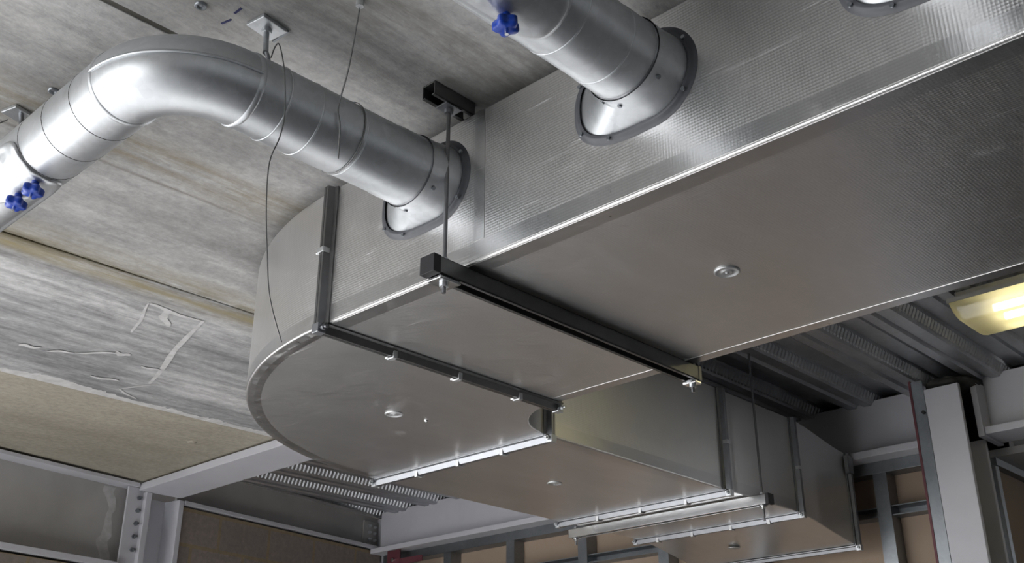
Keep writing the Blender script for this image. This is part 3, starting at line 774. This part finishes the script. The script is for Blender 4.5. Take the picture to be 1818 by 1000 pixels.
# ------------------------------------------------------------------ fluorescent fitting on the decking
t = empty('batten_light', (2.772, .45, ZD), 'lit yellowish fluorescent batten light with a clear cover at the right edge', 'light')
ya, yb2 = -.05, .972; xc = 2.772
B((xc-.07, ya, ZD-.030), (xc+.07, yb2-.012, ZD-.0001)).build('housing', 'housing', t, bevel=.004)
mb = MB(); prof = [(-.092, .026), (-.092, .036), (-.086, .052), (-.074, .080), (-.062, .090), (.062, .090), (.074, .080), (.086, .052), (.092, .036), (.092, .026)]
R = []
for y, k in ((yb2, .45), (yb2-.004, .62), (yb2-.012, .82), (yb2-.022, .95), (yb2-.034, 1), (yb2-.30, 1), (yb2-.6, 1), (ya+.03, 1), (ya, .6)):
    R.append([Vector((xc+x*(.94+.06*k), y, ZD-(.026+(z-.026)*k))) for x, z in prof])
mb.rings(R, caps=True); mb.build('diffuser', 'diffuser', t)
q = MB(); q.box((xc-.0945, ya, ZD-.036), (xc-.0925, yb2, ZD-.024)); q.box((xc+.0925, ya, ZD-.036), (xc+.0945, yb2, ZD-.024)); q.box((xc-.0945, yb2, ZD-.036), (xc+.0945, yb2+.0025, ZD-.024)); q.build('gasket_rim', 'housing', t)
for dx in (-.040, .036):
    MB().cyl((xc+dx, ya+.05, ZD-.060), (xc+dx, yb2-.095, ZD-.060), .0098, 16).build('fluorescent_tube', 'tube', t)
    q = MB().cyl((xc+dx, yb2-.095, ZD-.060), (xc+dx, yb2-.065, ZD-.060), .0098, 16); q.box((xc+dx-.008, yb2-.075, ZD-.062), (xc+dx+.008, yb2-.055, ZD-.03)); q.build('lamp_holder', 'galv', t)

# ------------------------------------------------------------------ daylight and camera
w = bpy.data.worlds.new('world'); sc.world = w; w.use_nodes = True
nt = w.node_tree; bg = nt.nodes['Background']
tc = nt.nodes.new('ShaderNodeTexCoord'); sp = nt.nodes.new('ShaderNodeSeparateXYZ'); rp = nt.nodes.new('ShaderNodeValToRGB')
nt.links.new(tc.outputs['Generated'], sp.inputs[0]); nt.links.new(sp.outputs['Z'], rp.inputs['Fac'])
rp.color_ramp.elements[0].position = 0; rp.color_ramp.elements[0].color = (.62, .62, .62, 1)
rp.color_ramp.elements[1].position = .25; rp.color_ramp.elements[1].color = (.90, .95, 1.05, 1)
nt.links.new(rp.outputs['Color'], bg.inputs['Color']); bg.inputs['Strength'].default_value = 10.0
def portal(name, c, rx, rz, sx, sy):
    l = bpy.data.lights.new(name, 'AREA'); l.shape = 'RECTANGLE'; l.size = sx*S; l.size_y = sy*S; l.cycles.is_portal = True
    o = bpy.data.objects.new(name, l); COL.objects.link(o); o.location = W(c); o.rotation_euler = (rx, 0, rz)
portal('daylight_portal', wp(-2.5, .22, -.02), PI/2, PI+TH, 3.3, 1.42)
portal('daylight_portal', (6.25, -.95, .725), PI/2, PI/2, 1.1, .55)
for y, L in ((1.875, 1.65), (3.71, 1.78)): portal('daylight_portal', (XL-.06, y, .065), PI/2, -PI/2, L, 1.73)
sl = bpy.data.lights.new('sun', 'SUN'); sl.energy = 60; sl.angle = math.radians(1.5); sl.color = (1, .99, .98)
so = bpy.data.objects.new('sun', sl); COL.objects.link(so)
so.rotation_euler = Vector((math.cos(math.radians(21)), .10, -math.sin(math.radians(21)))).to_track_quat('-Z', 'Y').to_euler()

cam = bpy.data.cameras.new('camera'); co = bpy.data.objects.new('camera', cam); COL.objects.link(co)
cam.sensor_width = 36; cam.lens = 1925.96/1818*36; cam.clip_start = .02
Ah, Pt = math.radians(46.47), math.radians(24.26)
co.location = (0, 0, CAM_H); co.rotation_euler = (PI/2 + Pt, 0, -Ah)
sc.camera = co
sc.view_settings.view_transform = 'Standard'; sc.view_settings.look = 'None'
sc.view_settings.gamma = 1; sc.view_settings.use_curve_mapping = False
sc.view_settings.exposure = -0.04
